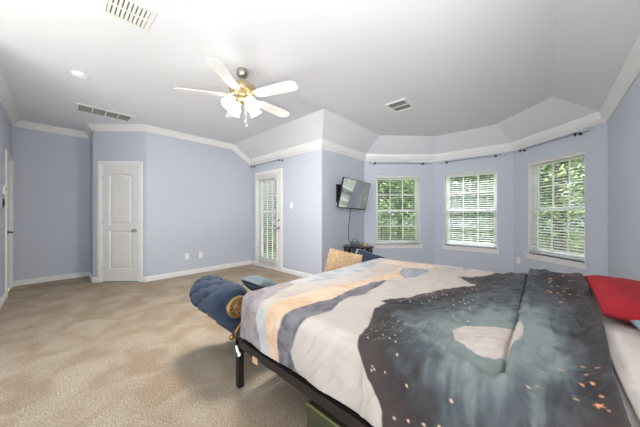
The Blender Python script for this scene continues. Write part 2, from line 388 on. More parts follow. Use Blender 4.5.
# ---------------------------------------------------------------- windows
WN={1:('7','8','leftmost of the three bay windows'),2:('8','9','middle one of the three bay windows'),3:('9','10','rightmost bay window beside the right wall')}
for n,(a,b,txt) in WN.items():
    k0,k1,z0,z1=WH[n]; M=frame(a,b)
    root=bpy.data.objects.new('window_%d'%n,None); C.objects.link(root); root.matrix_world=M; struct(root)
    fw=.035; y0=.085
    MB().box(k0,k0+fw,y0,T+.01,z0,z1,.003).box(k1-fw,k1,y0,T+.01,z0,z1,.003).box(k0+fw,k1-fw,y0,T+.01,z1-fw,z1,.003).box(k0+fw,k1-fw,y0,T+.01,z0,z0+fw,.003).build('window_frame',VINYL,root)
    zm=(z0+z1)/2-.02
    for nm,s0,s1,yy in (('upper_sash',zm-.02,z1-fw,.112),('lower_sash',z0+fw,zm+.025,.09)):
        sw=.032; sb=MB().box(k0+fw,k0+fw+sw,yy,yy+.022,s0,s1).box(k1-fw-sw,k1-fw,yy,yy+.022,s0,s1).box(k0+fw,k1-fw,yy-.001,yy+.023,s0,s0+.045).box(k0+fw,k1-fw,yy-.001,yy+.023,s1-.045,s1)
        for i in (1,2): xx=k0+fw+sw+(k1-k0-2*fw-2*sw)*i/3; sb.box(xx-.009,xx+.009,yy+.006,yy+.016,s0,s1)
        zz=(s0+s1)/2; sb.box(k0+fw,k1-fw,yy+.0065,yy+.0155,zz-.009,zz+.009)
        so=sb.build(nm,VINYL,root)
        MB().box(k0+fw+.01,k1-fw-.01,yy+.0105,yy+.0125,s0+.01,s1-.01).build('glass_pane',GLASS,so)
    MB().box(k0-.045,k1+.045,-.045,0.084,z0-.025,z0,.005).build('window_sill',TRIM,root)
    MB().box(k0-.03,k1+.03,-.014,0,z0-.085,z0-.025,.004).build('sill_apron',TRIM,root)
    # returns lining the opening
    MB().box(k0-.0,k0+.006,0,.085,z0,z1).box(k1-.006,k1,0,.085,z0,z1).box(k0,k1,0,.085,z1-.006,z1).build('window_jamb',TRIM,root)
    bl=empty('window_blind','white horizontal slat blind in the '+txt,'window blind',M,'slat blinds in the bay windows')
    yb=.045
    MB().box(k0+.012,k1-.012,yb-.033,yb+.03,z1-.06,z1-.008,.004).build('headrail',BLIND,bl)
    slats(bl,k0+.014,k1-.014,yb,z0+.05,z1-.06,tilt={1:.10,2:.26,3:.24}[n])
    MB().box(k0+.014,k1-.014,yb-.025,yb+.025,z0+.018,z0+.036,.003).build('bottom_rail',BLIND,bl)
    MB().tube([(k0+.09,yb-.038,z1-.06),(k0+.09,yb-.04,z1-.75)],.0035,6).build('tilt_wand',BLIND,bl)
# ---------------------------------------------------------------- curtain rods
def rod(a,b,k0,k1,z,label,br):
    t=empty('curtain_rod',label,'curtain rod',frame(a,b),'bare curtain rods')
    y=-.085
    MB().tube([(k0+.05,y,z),(k1-.05,y,z)],.008,10).build('pole',ROD,t,smooth=True)
    for x,s in ((k0,1),(k1,-1)):
        Mx=Matrix.Translation((x+.06*s,y,z))@Matrix.Rotation(-s*PI/2,4,'Y')
        plab(MB().lathe([(.010,-.02),(.016,-.012),(.016,0),(.009,.004),(.020,.020),(.024,.032),(.017,.05),(.007,.066)],16,Mx).build('finial',CHROME,t,smooth=True),'silver finial')
    for k in br:
        mb=MB().lathe([(.02,0),(.02,.004),(.008,.008),(.006,.07),(.006,.078)],12,Matrix.Translation((k,0,z-.0))@Matrix.Rotation(PI/2,4,'X'))
        mb.lathe([(.016,-.007),(.016,.007)],14,Matrix.Translation((k,y,z))@Matrix.Rotation(PI/2,4,'Y'))
        mb.box(k-.006,k+.006,y-.006,y+.006,z-.035,z-.012)
        plab(mb.build('bracket',BLACK,t,smooth=True),'black wall bracket')
rod('7','8',.10,1.46,2.285,'grey curtain rod with silver finials over the leftmost bay window',(.22,1.27))
rod('8','9',.14,1.27,2.285,'grey curtain rod with silver finials over the middle bay window',(.26,1.10))
rod('9','10',.11,1.26,2.285,'grey curtain rod with silver finials over the bay window nearest the bed',(.23,1.10))
rod('5','6',.02,1.27,2.30,'short dark grey curtain rod above the glass patio door',(.14,1.18))
# ---------------------------------------------------------------- wall plates
def plate(a,b,k,z,name,label,cat,kind,group=None):
    t=empty(name,label,cat,frame(a,b,k,z),group)
    MB().box(-.036,.036,-.006,0,-.058,.058,.002).build('cover_plate',PLATE,t)
    if kind=='outlet':
        for zz in (-.02,.02):
            o=MB().box(-.016,.016,-.0085,-.006,zz-.014,zz+.014,.001).build('socket',WHITEP,t)
            MB().box(-.007,-.005,-.0088,-.0084,zz-.004,zz+.006).box(.005,.007,-.0088,-.0084,zz-.004,zz+.006).build('socket_slots',BLACK,o)
    else:
        MB().box(-.016,.016,-.011,-.006,-.032,.032,.002).build('rocker',WHITEP,t)
plate('4','5',.66,.36,'wall_outlet','white outlet low on the blue back wall, the one nearer the closet door','outlet','outlet','outlets on the back wall')
plate('4','5',.92,.36,'wall_outlet','white outlet low on the blue back wall, the one nearer the patio door','outlet','outlet','outlets on the back wall')
plate('5','6',1.46,1.36,'light_switch','white light switch on the wall right of the patio door','light switch','switch')
plate('9','10',.10,.37,'wall_outlet','white outlet low between the middle and right bay windows','outlet','outlet')
plate('9','10',1.33,1.25,'light_switch','white switch plate between the right bay window and right wall','light switch','switch') if 0 else None
t=empty('thermostat','white thermostat on the left wall beside the hall door','thermostat',frame('0','1',1.92,1.52))
MB().box(-.05,.05,-.025,0,-.06,.06,.006).build('case',WHITEP,t); MB().box(-.03,.03,-.027,-.025,-.01,.035).build('display',GREYC,t)
t=empty('switch_plate','black switch plate on the left wall below the thermostat','light switch',frame('0','1',1.92,1.34))
MB().box(-.045,.045,-.008,0,-.06,.06,.003).build('cover_plate',BLACK,t)
for s in (-.02,.02): MB().box(s-.012,s+.012,-.014,-.008,-.03,.03,.002).build('rocker',BLACK,t)
t=empty('door_stop','small white spring door stop on the niche baseboard','door stop',frame('1','2',.66,.055))
MB().tube([(0,-.015,0),(0,-.075,0)],[.006,.006],8).build('spring',CHROME,t,smooth=True); MB().sphere((0,-.08,0),.011,10).build('rubber_tip',WHITEP,t,smooth=True)
# ---------------------------------------------------------------- ceiling fittings
def register(label,u0,u1,v0,v1,rows,n,axis,tilt,group=None,fr=.03):
    t=empty('ceiling_vent',label,'vent',None,group,loc=((u0+u1)/2,(v0+v1)/2,H1))
    a,b=(u1-u0)/2,(v1-v0)/2
    f=MB().box(-a,a,-b,-b+fr,-.012,0,.003).box(-a,a,b-fr,b,-.012,0,.003).box(-a,-a+fr,-b+fr,b-fr,-.012,0,.003).box(a-fr,a,-b+fr,b-fr,-.012,0,.003)
    s=MB(); ia,ib=a-fr,b-fr
    for r in range(rows):
        if axis=='u':   # rows stacked in v, blades run along v
            r0=-ib+2*ib*r/rows; r1=-ib+2*ib*(r+1)/rows
            if r: f.box(-ia,ia,r0-.006,r0+.006,-.011,0)
            for i in range(n):
                x=-ia+2*ia*(i+.5)/n; Mx=Matrix.Translation((x,0,-.006))@Matrix.Rotation(tilt,4,'Y')
                s.box(-.009,.009,r0+.006,r1-.006,-.0012,.0012,0,Mx)
        else:           # columns along u, blades run along u
            r0=-ia+2*ia*r/rows; r1=-ia+2*ia*(r+1)/rows
            if r: f.box(r0-.006,r0+.006,-ib,ib,-.011,0)
            for i in range(n):
                y=-ib+2*ib*(i+.5)/n; Mx=Matrix.Translation((0,y,-.006))@Matrix.Rotation(tilt,4,'X')
                s.box(r0+.006,r1-.006,-.007,.007,-.001,.001,0,Mx)
    f.build('frame',VENTM,t); s.build('louvres',VENTM,t)
    MB().box(-ia,ia,-ib,ib,-.0015,-.0005).build('duct_shade_sheet',VENTD,t)  # flat grey sheet, shade inside the duct put in as colour
register('square white ceiling vent with two rows of louvres at the top edge',.23,.53,2.19,2.49,2,9,'u',.6)
register('long narrow white ceiling vent above the closet corner',.19,.86,4.79,5.15,4,9,'v',.5,fr=.04)
register('small white ceiling vent over the bed between the fan and bay windows',3.17,3.52,1.38,1.68,2,8,'v',.5)
t=empty('smoke_detector','round white smoke detector on the ceiling between two vents','smoke detector',loc=(.185,3.80,H1))
MB().lathe([(.072,0),(.072,-.012),(.062,-.014),(.062,-.026),(.05,-.036),(.02,-.04),(.003,-.04)],28).build('case',WHITEP,t,smooth=True)
MB().lathe([(.014,-.040),(.014,-.043),(.003,-.043)],12,Matrix.Translation((.02,0,0))).build('test_button',VENTM,t)
# ---------------------------------------------------------------- ceiling fan
FX,FY=1.374,2.405; fan=empty('ceiling_fan','white five-blade ceiling fan with four lit glass shades','ceiling fan',loc=(FX,FY,H1))
NB=mat('warm_nickel','c9b58e',.3,.9)
BLADE=mat('fan_blade_white','f0eeea',.45)
MB().lathe([(.062,0),(.065,-.02),(.06,-.05),(.045,-.075),(.018,-.085)],28).build('canopy',NICK,fan,smooth=True)
MB().tube([(0,0,-.08),(0,0,-.16)],.013,12).build('downrod',NICK,fan,smooth=True)
MB().lathe([(.03,-.135),(.045,-.14),(.05,-.155),(.10,-.16),(.135,-.18),(.143,-.21),(.130,-.245),(.09,-.262),(.06,-.27),(.05,-.285),(.02,-.29)],36).build('motor_housing',NB,fan,smooth=True)
zb=-.285
for k in range(5):
    a=2.558+k*2*PI/5; R_=Matrix.Rotation(a,4,'Z'); Mt=R_@Matrix.Translation((0,0,zb))@Matrix.Rotation(math.radians(-12),4,'X')
    n=10; out=[]
    prof=[(.17,.045),(.22,.056),(.32,.063),(.45,.068),(.56,.070),(.61,.066),(.64,.052),(.655,.030),(.66,.0)]
    poly=[(x,-y) for x,y in prof]+[(x,y) for x,y in prof[::-1][1:]]
    bl=MB().prism(poly,-.004,.004,Mt).build('blade',BLADE,fan)
    ar=MB().tube([R_@Vector((.09,0,-.255)),R_@Vector((.13,0,-.272)),R_@Vector((.17,0,zb+.008))],[.012,.010,.009],8)
    ar.prism([(.15,-.018),(.21,-.034),(.235,-.02),(.25,0),(.235,.02),(.21,.034),(.15,.018)],.004,.009,Mt)
    ar.build('blade_arm',NB,fan,smooth=False)
MB().lathe([(.05,-.285),(.058,-.30),(.06,-.325),(.05,-.345),(.03,-.36),(.012,-.372),(.004,-.376)],28).build('light_kit_hub',NB,fan,smooth=True)
SHADE=emis('lit_frosted_glass','fffaf2',3.2)
for k,a in enumerate([math.radians(x) for x in (2,92,182,272)]):
    d=Vector((math.cos(a),math.sin(a),0)); 
    MB().tube([d*.04+Vector((0,0,-.33)),d*.08+Vector((0,0,-.32)),d*.10+Vector((0,0,-.325)),d*.112+Vector((0,0,-.345))],.008,8).build('lamp_arm',NB,fan,smooth=True)
    ax=(d*.62+Vector((0,0,-.78))).normalized(); q=ax.to_track_quat('Z','Y').to_matrix().to_4x4(); q.translation=d*.105+Vector((0,0,-.335))
    so=MB().lathe([(.02,0),(.026,.008),(.03,.018),(.05,.035),(.058,.055),(.056,.078),(.055,.095),(.066,.118),(.063,.118),(.051,.094),(.052,.075),(.052,.055),(.045,.04),(.01,.03)],24,q).build('lamp_shade',SHADE,fan,smooth=True)
    l=bpy.data.lights.new('fan_bulb_light','SPOT'); l.energy=48; l.spot_size=math.radians(165); l.spot_blend=.6; l.shadow_soft_size=.05; l.color=(1,.96,.91); lo=bpy.data.objects.new('fan_bulb_light',l); C.objects.link(lo); lo.parent=fan; lo.location=q@Vector((0,0,.10)); lo.rotation_euler=(-ax).to_track_quat('Z','Y').to_euler()
for (dx,dy,ln) in ((.0,-.05,.20),(.03,-.03,.235)):
    pc=MB().tube([(dx,dy,-.345),(dx,dy,-.345-ln)],.0022,6); pc.lathe([(.003,0),(.009,-.008),(.011,-.022),(.006,-.032),(.002,-.034)],10,Matrix.Translation((dx,dy,-.345-ln)))
    pc.build('pull_chain',CHROME,fan,smooth=True)
# ---------------------------------------------------------------- television on the wall
tl,tr,br_,bl_=Vector((3.49,2.63,1.85)),Vector((4.44,2.66,1.825)),Vector((4.41,2.79,1.285)),Vector((3.46,2.75,1.30))
ex=(tr-tl).normalized(); up=((tl+tr)/2-(bl_+br_)/2); up=(up-ex*up.dot(ex)); hh=up.length; up.normalize(); nn=ex.cross(up)   # nn away from / toward
ctr=(tl+tr+br_+bl_)/4
if nn.y<0: back=-nn
else: back=nn
Mt=Matrix((( ex.x,back.x,up.x,ctr.x),(ex.y,back.y,up.y,ctr.y),(ex.z,back.z,up.z,ctr.z),(0,0,0,1)))
tv=empty('television','flat black television tilted on a wall arm between patio door and bay','television',Mt)
hw,hh=(tr-tl).length/2,hh/2
SCREEN=mat('glossy_screen','0a0b0e',.04,spec=1.0); SCREEN.node_tree.nodes['Principled BSDF'].inputs['IOR'].default_value=3.2
MB().box(-hw,hw,.002,.03,-hh,hh,.004).box(-hw*.6,hw*.6,.03,.06,-hh*.7,hh*.5,.01).build('housing',BLACK,tv)
MB().box(-hw+.008,hw-.008,0,.0025,-hh+.016,hh-.008).build('screen',SCREEN,tv)
MB().box(-hw,-hw+.008,-.003,.004,-hh,hh).box(hw-.008,hw,-.003,.004,-hh,hh).box(-hw,hw,-.003,.004,hh-.008,hh).box(-hw,hw,-.003,.004,-hh,-hh+.016).build('bezel',BLACK,tv)
iv=Mt.inverted()
def wl(p): return iv@Vector(p)
mb=MB(); mb.tube([wl((3.72,2.86,1.58)),wl((3.62,2.80,1.58)),wl((3.80,2.76,1.57))],.018,8)
mb.build('mount_arm',BLACK,tv)
wp=MB().box(-.10,.10,-.03,0,-.17,.17,.005,iv@frame('6','7',.50,1.58)).build('mount_plate',BLACK,tv)
cb_=MB().tube([(3.90,2.78,1.31),(3.88,2.80,1.1),(3.86,2.81,.9),(3.84,2.80,.74),(3.83,2.72,.625)],.006,6).build('power_cable',BLACK,smooth=True)
tag(cb_,'thin dark cable hanging from the television down to the side table','cable')
# ---------------------------------------------------------------- side table with things on it
TX,TY=3.84,2.57; st=empty('side_table','low round black frame side table in the corner under the television','side table',loc=(TX,TY,0))
SCREEN2=mat('dark_glass_top','23261f',.12)
MB().lathe([(.27,.575),(.285,.58),(.285,.60),(.27,.605)],32).build('tabletop',SCREEN2,st,smooth=True)
for k in range(6):
    a=k*PI/3+.3; x,y=.25*math.cos(a),.25*math.sin(a)
    ca=Matrix.Translation((x,y,0))@Matrix.Rotation(a,4,'Z'); MB().box(-.015,.015,-.032,.032,0,.578,.003,ca).build('leg',BLACK,st)
for zz in (.545,.10):
    rg=MB(); pts=[(.25*math.cos(k*PI/16),.25*math.sin(k*PI/16),zz) for k in range(33)]; rg.tube(pts,.012,8); rg.build('ring_stretcher',BLACK,st,smooth=True)
top=.605
bs=empty('wire_basket','dark wire basket with a tall handle on the side table','basket',loc=(TX-.14,TY-.02,top))
q=MB()
for zz,r in ((.004,.07),(.04,.08),(.075,.085)): q.tube([(r*math.cos(k*PI/10),r*math.sin(k*PI/10),zz) for k in range(21)],.003,6)
for k in range(12): a=k*PI/6; q.tube([(.07*math.cos(a),.07*math.sin(a),.004),(.085*math.cos(a),.085*math.sin(a),.075)],.002,5)
q.build('wire_body',BLACK,bs); MB().tube([(-.08,0,.075),(-.07,0,.115),(-.03,0,.135),(.03,0,.135),(.07,0,.115),(.08,0,.075)],.005,6).build('handle',BLACK,bs,smooth=True)
bk=tag(MB().box(-.10,.10,-.07,.07,0,.022,.003,Matrix.Rotation(.4,4,'Z')).build('book',mat('olive_book','7b7f4a',.6)),'thin olive green book lying at the right of the side table','book'); bk.location=(TX+.13,TY-.02,top)
pb=MB().lathe([(.035,0),(.036,.05),(.03,.055),(.026,.05),(.026,.006)],16).build('candle_cup',mat('tan_ceramic','b79a6c',.4),smooth=True); tag(pb,'small tan cup beside the basket on the side table','cup'); pb.location=(TX+.0,TY-.17,top)
# ---------------------------------------------------------------- bed frame and mattress
BU0,BU1,BV0,BV1=.845,2.72,-.50,1.57
bed=empty('bed_frame','black metal platform bed frame under the patterned comforter','bed frame',loc=(BU0,BV1,0))
def bw(mb,name,m=FRAMEM,**k): return mb.build(name,m,bed,Matrix.Translation((-BU0,-BV1,0)),**k)
rz0,rz1=.285,.335
bw(MB().box(BU0,BU0+.035,BV0,BV1,rz0,rz1,.004),'side_rail'); bw(MB().box(BU1-.035,BU1,BV0,BV1,rz0,rz1,.004),'side_rail')
bw(MB().box(BU0+.035,BU1-.035,BV1-.035,BV1,rz0,rz1,.004),'foot_rail'); bw(MB().box(BU0+.035,BU1-.035,BV0,BV0+.035,rz0,rz1,.004),'head_rail')
for (x,y) in ((BU0,BV1-.04),(BU1-.04,BV1-.04),(BU0,BV0),(BU1-.04,BV0),(1.76,BV1-.04),(1.76,.5)):
    bw(MB().box(x,x+.04,y,y+.04,0,rz0 if x>BU0+.01 or y<BV1-.05 else rz1+.012,.004),'leg')
sl=MB()
for i in range(12): y=BV0+.1+i*.165; sl.box(BU0+.035,BU1-.035,y,y+.03,rz1-.03,rz1-.012)
bw(sl,'slats')
lb=MB().box(BU0-.004,BU0,1.30,1.355,rz0-.028,rz0+.012,.001); plab(bw(lb,'label_tag',TANLAB),'tan fabric tag on the side rail')
cl=MB().tube([(BU0-.006,BV1-.06,rz0-.035),(BU0-.012,BV1-.045,rz0-.02),(BU0-.012,BV1-.03,rz0+.012)],[.008,.010,.007],8); cl.sphere((BU0-.012,BV1-.068,rz0-.035),.013,10)
plab(bw(cl,'foot_clip',WHITEP,smooth=True),'white plastic clip')
mt=MB().box(BU0+.10,BU1-.06,BV0+.02,BV1-.10,rz1+.003,.638,.05).build('mattress',MATT,smooth=True); tag(mt,'thick pale mattress on the black frame, almost hidden by the comforter','mattress')
# ---------------------------------------------------------------- comforter
# surface: a = across (0 at the near mattress edge), b = along (room v)
U0,U1,V1,VH,RR,ZT,HANG,HANGF=.925,2.68,1.475,-.2,.07,.655,.335,.30
def comf_surface(a,b):
    u=U0+a
    du=np.where(u<U0,u-U0,np.where(u>U1,u-U1,0.)); dv=np.where(b>V1,b-V1,0.)
    cu=np.clip(u,U0,U1); cv_=np.minimum(b,V1)
    n=np.maximum(np.abs(du),np.abs(dv)); l=np.sqrt(du*du+dv*dv)+1e-9
    eu=du/l; ev=dv/l; arc=RR*np.pi/2; ang=np.clip(n/RR,0,np.pi/2)
    out=RR*np.sin(ang)+np.maximum(n-arc,0)*.03; drop=RR*(1-np.cos(ang))+np.maximum(n-arc,0); m=(n>0)
    return cu+np.where(m,eu*out,0),cv_+np.where(m,ev*out,0),ZT-np.where(m,drop,0),(eu*m,ev*m,np.where(m,np.sin(ang),0))
def vnoise(x,y,seed=0):
    r=np.random.default_rng(seed); T_=r.random((64,64)); xi=np.floor(x).astype(int); yi=np.floor(y).astype(int); fx=x-xi; fy=y-yi
    fx=fx*fx*(3-2*fx); fy=fy*fy*(3-2*fy); g=lambda i,j:T_[i%64,j%64]
    return (g(xi,yi)*(1-fx)+g(xi+1,yi)*fx)*(1-fy)+(g(xi,yi+1)*(1-fx)+g(xi+1,yi+1)*fx)*fy
def fbm(x,y,s,o=4):
    t=0;a=1;n=0
    for k in range(o): t=t+a*vnoise(x*2**k+17*k,y*2**k-9*k,s+k); n+=a; a*=.5
    return t/n
def inside(poly,X,Y):
    c=np.zeros(X.shape,bool); n=len(poly)
    for i in range(n):
        x1,y1=poly[i]; x2,y2=poly[(i+1)%n]
        if y1==y2: continue
        c^=((y1>Y)!=(y2>Y))&(X<(x2-x1)*(Y-y1)/(y2-y1)+x1)
    return c
def segdist(pts,X,Y,closed=False):
    d=np.full(X.shape,9.); n=len(pts)
    for i in range(n if closed else n-1):
        x1,y1=pts[i]; x2,y2=pts[(i+1)%n]; L2=(x2-x1)**2+(y2-y1)**2+1e-12
        t=np.clip(((X-x1)*(x2-x1)+(Y-y1)*(y2-y1))/L2,0,1); d=np.minimum(d,np.hypot(X-x1-t*(x2-x1),Y-y1-t*(y2-y1)))
    return d
def sstep(e0,e1,x): t=np.clip((x-e0)/(e1-e0),0,1); return t*t*(3-2*t)
ST=.0042
A,B=np.meshgrid(np.arange(-HANG,U1-U0+.32,ST),np.arange(VH,V1+HANGF,ST),indexing='ij')
u,v,z,(eu,ev,sn)=comf_surface(A,B)
crease1=[(1.80,.105),(1.04,.105),(.65,.10),(.33,.104),(.2,.10),(.025,.092)]
crease2=[(.025,.092),(-.007,.116),(.005,.156),(.037,.22),(.097,.304),(.197,.488),(.26,.60)]
pocket=crease1+crease2[1:]+[(.27,1.9),(2.3,1.9),(2.3,.105)]
ins_=inside(pocket,A,B); dcr=segdist(crease1+crease2[1:],A,B)
sd=np.where(ins_,-dcr,dcr)
fade=np.where(B>.104,1-sstep(.30,.55,B),1.0)
step=.028*sstep(-.003,.007,sd)*fade*np.exp(-np.maximum(sd,0)*1.2)
roll=.010*np.exp(-((sd-.022)/.016)**2)*fade
groove=-.020*np.exp(-(sd/.0075)**2)*np.maximum(fade,1-sstep(.5,.62,B))
# wrinkles: soft quilting swell, fans of folds around the crease, puckers on the white part
wr=.016*(fbm(A*3.2,B*3.2,5)-.5)
warp=.25*(fbm(A*2.5,B*2.5,11)-.5)
def ridges(t,s): return (1-np.abs(2*vnoise(t,s,31)-1))**2
th=np.arctan2(B-.09,A-.03+1e-6); rr=np.hypot(B-.09,A-.03)
fan1=.008*(ridges(th*6+warp*5,rr*1.5)-.4)*np.exp(-rr*2.2)*sstep(.0,.12,rr)
dk=1-sstep(-.02,.25,B-.55-.1*A)
str1=.017*(ridges((B+warp*.5)*9+A*1.5,A*1.6)-.35)*dk
str2=.010*(ridges((A*.6+B*.8+warp*.4)*8,(A-B)*1.3+7)-.35)
lat=.012*(ridges((B*1.0+warp*.35+A*.25)*11+3,(A*2.2))-.35)*sstep(-.05,.1,sd)*sstep(.2,-.1,B-.1)
fine=.006*(ridges((B+warp*.6)*26,A*5)-.4)*dk+.005*(ridges((A*.7+B+warp)*24,(A-B)*4)-.4)
wh=wr+fine+fan1+str1+str2*.45+lat
heap=.055*sstep(1.15,1.6,A)*(1-sstep(.02,.32,B))*(1-.6*sstep(1.76,1.95,A))
hemr=.018*np.exp(-((B-VH-.02)/.03)**2)
flat=1-sn
hgt=(step+roll+groove+heap+hemr)*flat+wh*(1-.55*sn)
fold=.006*np.sin((A*0+B)*16+3*fbm(B*3,A*0,3))*np.clip((ZT-.09-z)/.2,0,1)
u=u+eu*(wh*sn*1.1+fold)+0; v=v+ev*(wh*sn*1.1+fold); z=z+hgt
edgefoot=sstep(.06,.0,B-VH)*.0
v=v+.05*sstep(1.0,.0,A)*np.exp(-(B-VH)/.12)
z=np.maximum(z,.347)
V=np.stack([u,v,z],-1)
def L3(h): return np.array(lin(h)[:3])
base_c=L3('b3aaa2'); N1=fbm(A*9,B*9,40); N2=fbm(A*30,B*30,50); wob=.02*(fbm(A*7,B*7,60)-.5)+.006*(fbm(A*40,B*40,61)-.5)
col=np.ones(A.shape+(3,))*base_c
col*= (1-.10*sstep(.50,.75,N1))[...,None]
def paint(poly,c1,c2,nz,soft=.006,closed=True):
    global col
    X=A+wob*.6; Y=B+wob*.6; i=inside(poly,X,Y); d=segdist(poly,X,Y,True); s=np.where(i,d,-d); k=sstep(-soft,soft,s)[...,None]
    c=L3(c1)*(1-nz[...,None])+L3(c2)*nz[...,None]; col=col*(1-k)+c*k
nzA=sstep(.35,.65,N1*.6+N2*.4)
purple=[(-.40,1.9),(-.40,1.236),(-.275,1.272),(-.211,1.308),(-.159,1.332),(-.091,1.308),(-.015,1.29),(.109,1.344),(.241,1.375),(.36,1.42),(.45,1.9)]
paint(purple,'7d7577','989090',nzA)
paint([(-.36,1.25),(-.275,1.272),(-.211,1.308),(-.143,1.328),(-.091,1.292),(-.079,1.24),(-.143,1.236),(-.251,1.212),(-.36,1.12)],'9fa5a8','b4b3b1',nzA)
paint([(.30,1.40),(.42,1.9),(2.2,1.9),(2.2,1.50),(1.5,1.42),(1.38,1.31),(1.10,1.24),(.797,1.256),(.517,1.318)],'95999f','b0afb0',nzA)
paint([(-.099,1.228),(-.031,1.20),(.109,1.212),(.293,1.185),(.505,1.15),(.913,1.06),(1.229,1.03),(1.6,1.10),(1.62,.92),(1.3,.90),(1.025,.892),(.769,.996),(.469,1.01),(.261,.985),(.157,1.02),(-.011,1.04),(-.079,1.076),(-.175,1.11),(-.223,1.115),(-.36,1.08),(-.36,1.13),(-.251,1.212),(-.143,1.236)],'bfa084','cbb49d',nzA,.010)
paint([(.90,.93),(.769,.996),(.469,1.01),(.261,.985),(.157,1.02),(-.011,1.04),(-.079,1.076),(-.175,1.11),(-.223,1.115),(-.36,1.08),(-.36,.88),(-.315,.97),(-.247,1.00),(-.143,.96),(-.055,.92),(.013,.888),(.117,.868),(.237,.915),(.341,.92),(.477,.884)],'55545a','737074',nzA)
paint([(1.20,.98),(1.40,1.03),(1.477,.924),(1.469,.80),(1.157,.80),(1.061,.87)],'7b7f8a','9a9aa2',nzA)
paint([(1.48,1.35),(1.72,1.35),(1.72,.78),(1.55,.80),(1.50,1.0)],'c8ac98','ccbcb0',nzA,.015)
teal=[(-.40,.452),(-.259,.452),(-.219,.476),(-.163,.524),(-.067,.584),(-.011,.608),(.081,.618),(.273,.695),(.401,.685),(.43,.74),(.517,.724),(.645,.65),(.869,.552),(1.161,.372),(1.389,.545),(1.5,.40),(1.66,.33),(1.85,.26),(2.3,.2),(2.3,-.4),(-.4,-.4)]
# the printed night sky: misty centre, darker brown-black borders
X=A; Y=B
core=np.exp(-(((X-.28)/.62)**2+((Y-.16)/.27)**2))
bd=sstep(.16,.0,segdist(teal,X,Y,True))*.9+sstep(-.02,-.17,Y)*.75+sstep(.35,.75,X)*sstep(.15,.45,Y)*.4+sstep(1.1,1.5,X)*sstep(.0,-.15,Y)*.5+sstep(.25,-.15,X)*.62
tn=np.clip(core*1.05-bd*.8+.7*(N1-.5)+.35*(N2-.5)+.75*(fbm(A*5+2*warp,B*34+8*warp,80)-.5)*sstep(.5,.1,B)+.28,0,1)
c0,c1,c2=L3('2b2829'),L3('474e52'),L3('76817f')
tc_=np.where(tn[...,None]<.5,c0*(1-2*tn[...,None])+c1*2*tn[...,None],c1*(2-2*tn[...,None])+c2*(2*tn[...,None]-1))
br=np.clip(bd-.35+.8*(N1-.5),0,1)[...,None]*.55; tc_=tc_*(1-br)+L3('4b3f3b')*br
Xw=A+wob; Yw=B+wob; it=inside(teal,Xw,Yw); dt=segdist(teal,Xw,Yw,True); kt=sstep(-.004,.004,np.where(it,dt,-dt))[...,None]
# dots and stars printed on it
rd=np.random.default_rng(8); dots=[]
for i in range(70): dots.append((rd.uniform(.45,1.15),rd.uniform(.28,.66),rd.uniform(.003,.0055),'c8bfb6'))
for i in range(34): dots.append((rd.uniform(-.14,.30),rd.uniform(.40,.62),rd.uniform(.002,.0038),'c9b4a0'))
for i in range(26): dots.append((rd.uniform(1.0,1.6),rd.uniform(-.15,.02),rd.uniform(.004,.007),'c98f66'))
for (x,y) in [(.269,-.112),(.273,-.152),(.201,-.116),(.133,-.10),(.153,-.128),(.037,-.08),(.20,-.05),(.10,-.145)]: dots.append((x,y,.0065,'c8946a'))
for (x,y) in [(-.251,.4),(-.235,.352),(-.22,.30),(-.10,.216),(-.12,.36),(-.2,.25),(.02,.03)]: dots.append((x,y,.0045,'c9ab8e'))
for i in range(10): dots.append((rd.uniform(-.30,.15),rd.uniform(-.18,.02),rd.uniform(.002,.0035),'caa48a'))
for x,y,r,h in dots:
    sl_=(slice(max(0,int((x-.02+HANG)/ST)),int((x+.02+HANG)/ST)+1),slice(max(0,int((y-.02-VH)/ST)),int((y+.02-VH)/ST)+1))
    d=np.hypot(A[sl_]-x,B[sl_]-y); k=sstep(r+.002,r-.002,d)[...,None]; tc_[sl_]=tc_[sl_]*(1-k)+L3(h)*k
star=[]
for k in range(10): r_=.017 if k%2==0 else .007; star.append((.049+r_*math.cos(k*PI/5+.3),-.132+r_*math.sin(k*PI/5+.3)))
k=sstep(-.002,.002,np.where(inside(star,A,B),1,-1)*segdist(star,A,B,True))[...,None]; tc_=tc_*(1-k)+L3('e8a070')*k
col=col*(1-kt)+tc_*kt
moon=[(.30,.31),(.377,.288),(.433,.255),(.485,.18),(.53,.105),(.545,.085),(.50,.072),(.42,.066),(.32,.074),(.25,.09),(.185,.104),(.150,.14),(.155,.19),(.18,.24),(.23,.285)]
paint(moon,'b2a79e','bdb3aa',nzA,.004)
def stitched(name):
    m=mat(name,'ffffff',.85,spec=.2,sheen=.1,bump=.25,bscale=350); n=m.node_tree.nodes; L=m.node_tree.links
    at=n.new('ShaderNodeVertexColor'); at.layer_name='print'; L.new(at.outputs['Color'],n['Principled BSDF'].inputs['Base Color']); return m
cf=gridmesh('comforter',V,stitched('printed_comforter'))
ca=cf.data.color_attributes.new('print','FLOAT_COLOR','POINT'); ca.data.foreach_set('color',np.concatenate([col.reshape(-1,3),np.ones((col.size//3,1))],1).astype(np.float32).reshape(-1))
sm=cf.modifiers.new('thickness','SOLIDIFY'); sm.thickness=.012; sm.offset=-1
tag(cf,'large comforter printed with a moon, night sky and mountain bands on the bed','comforter')
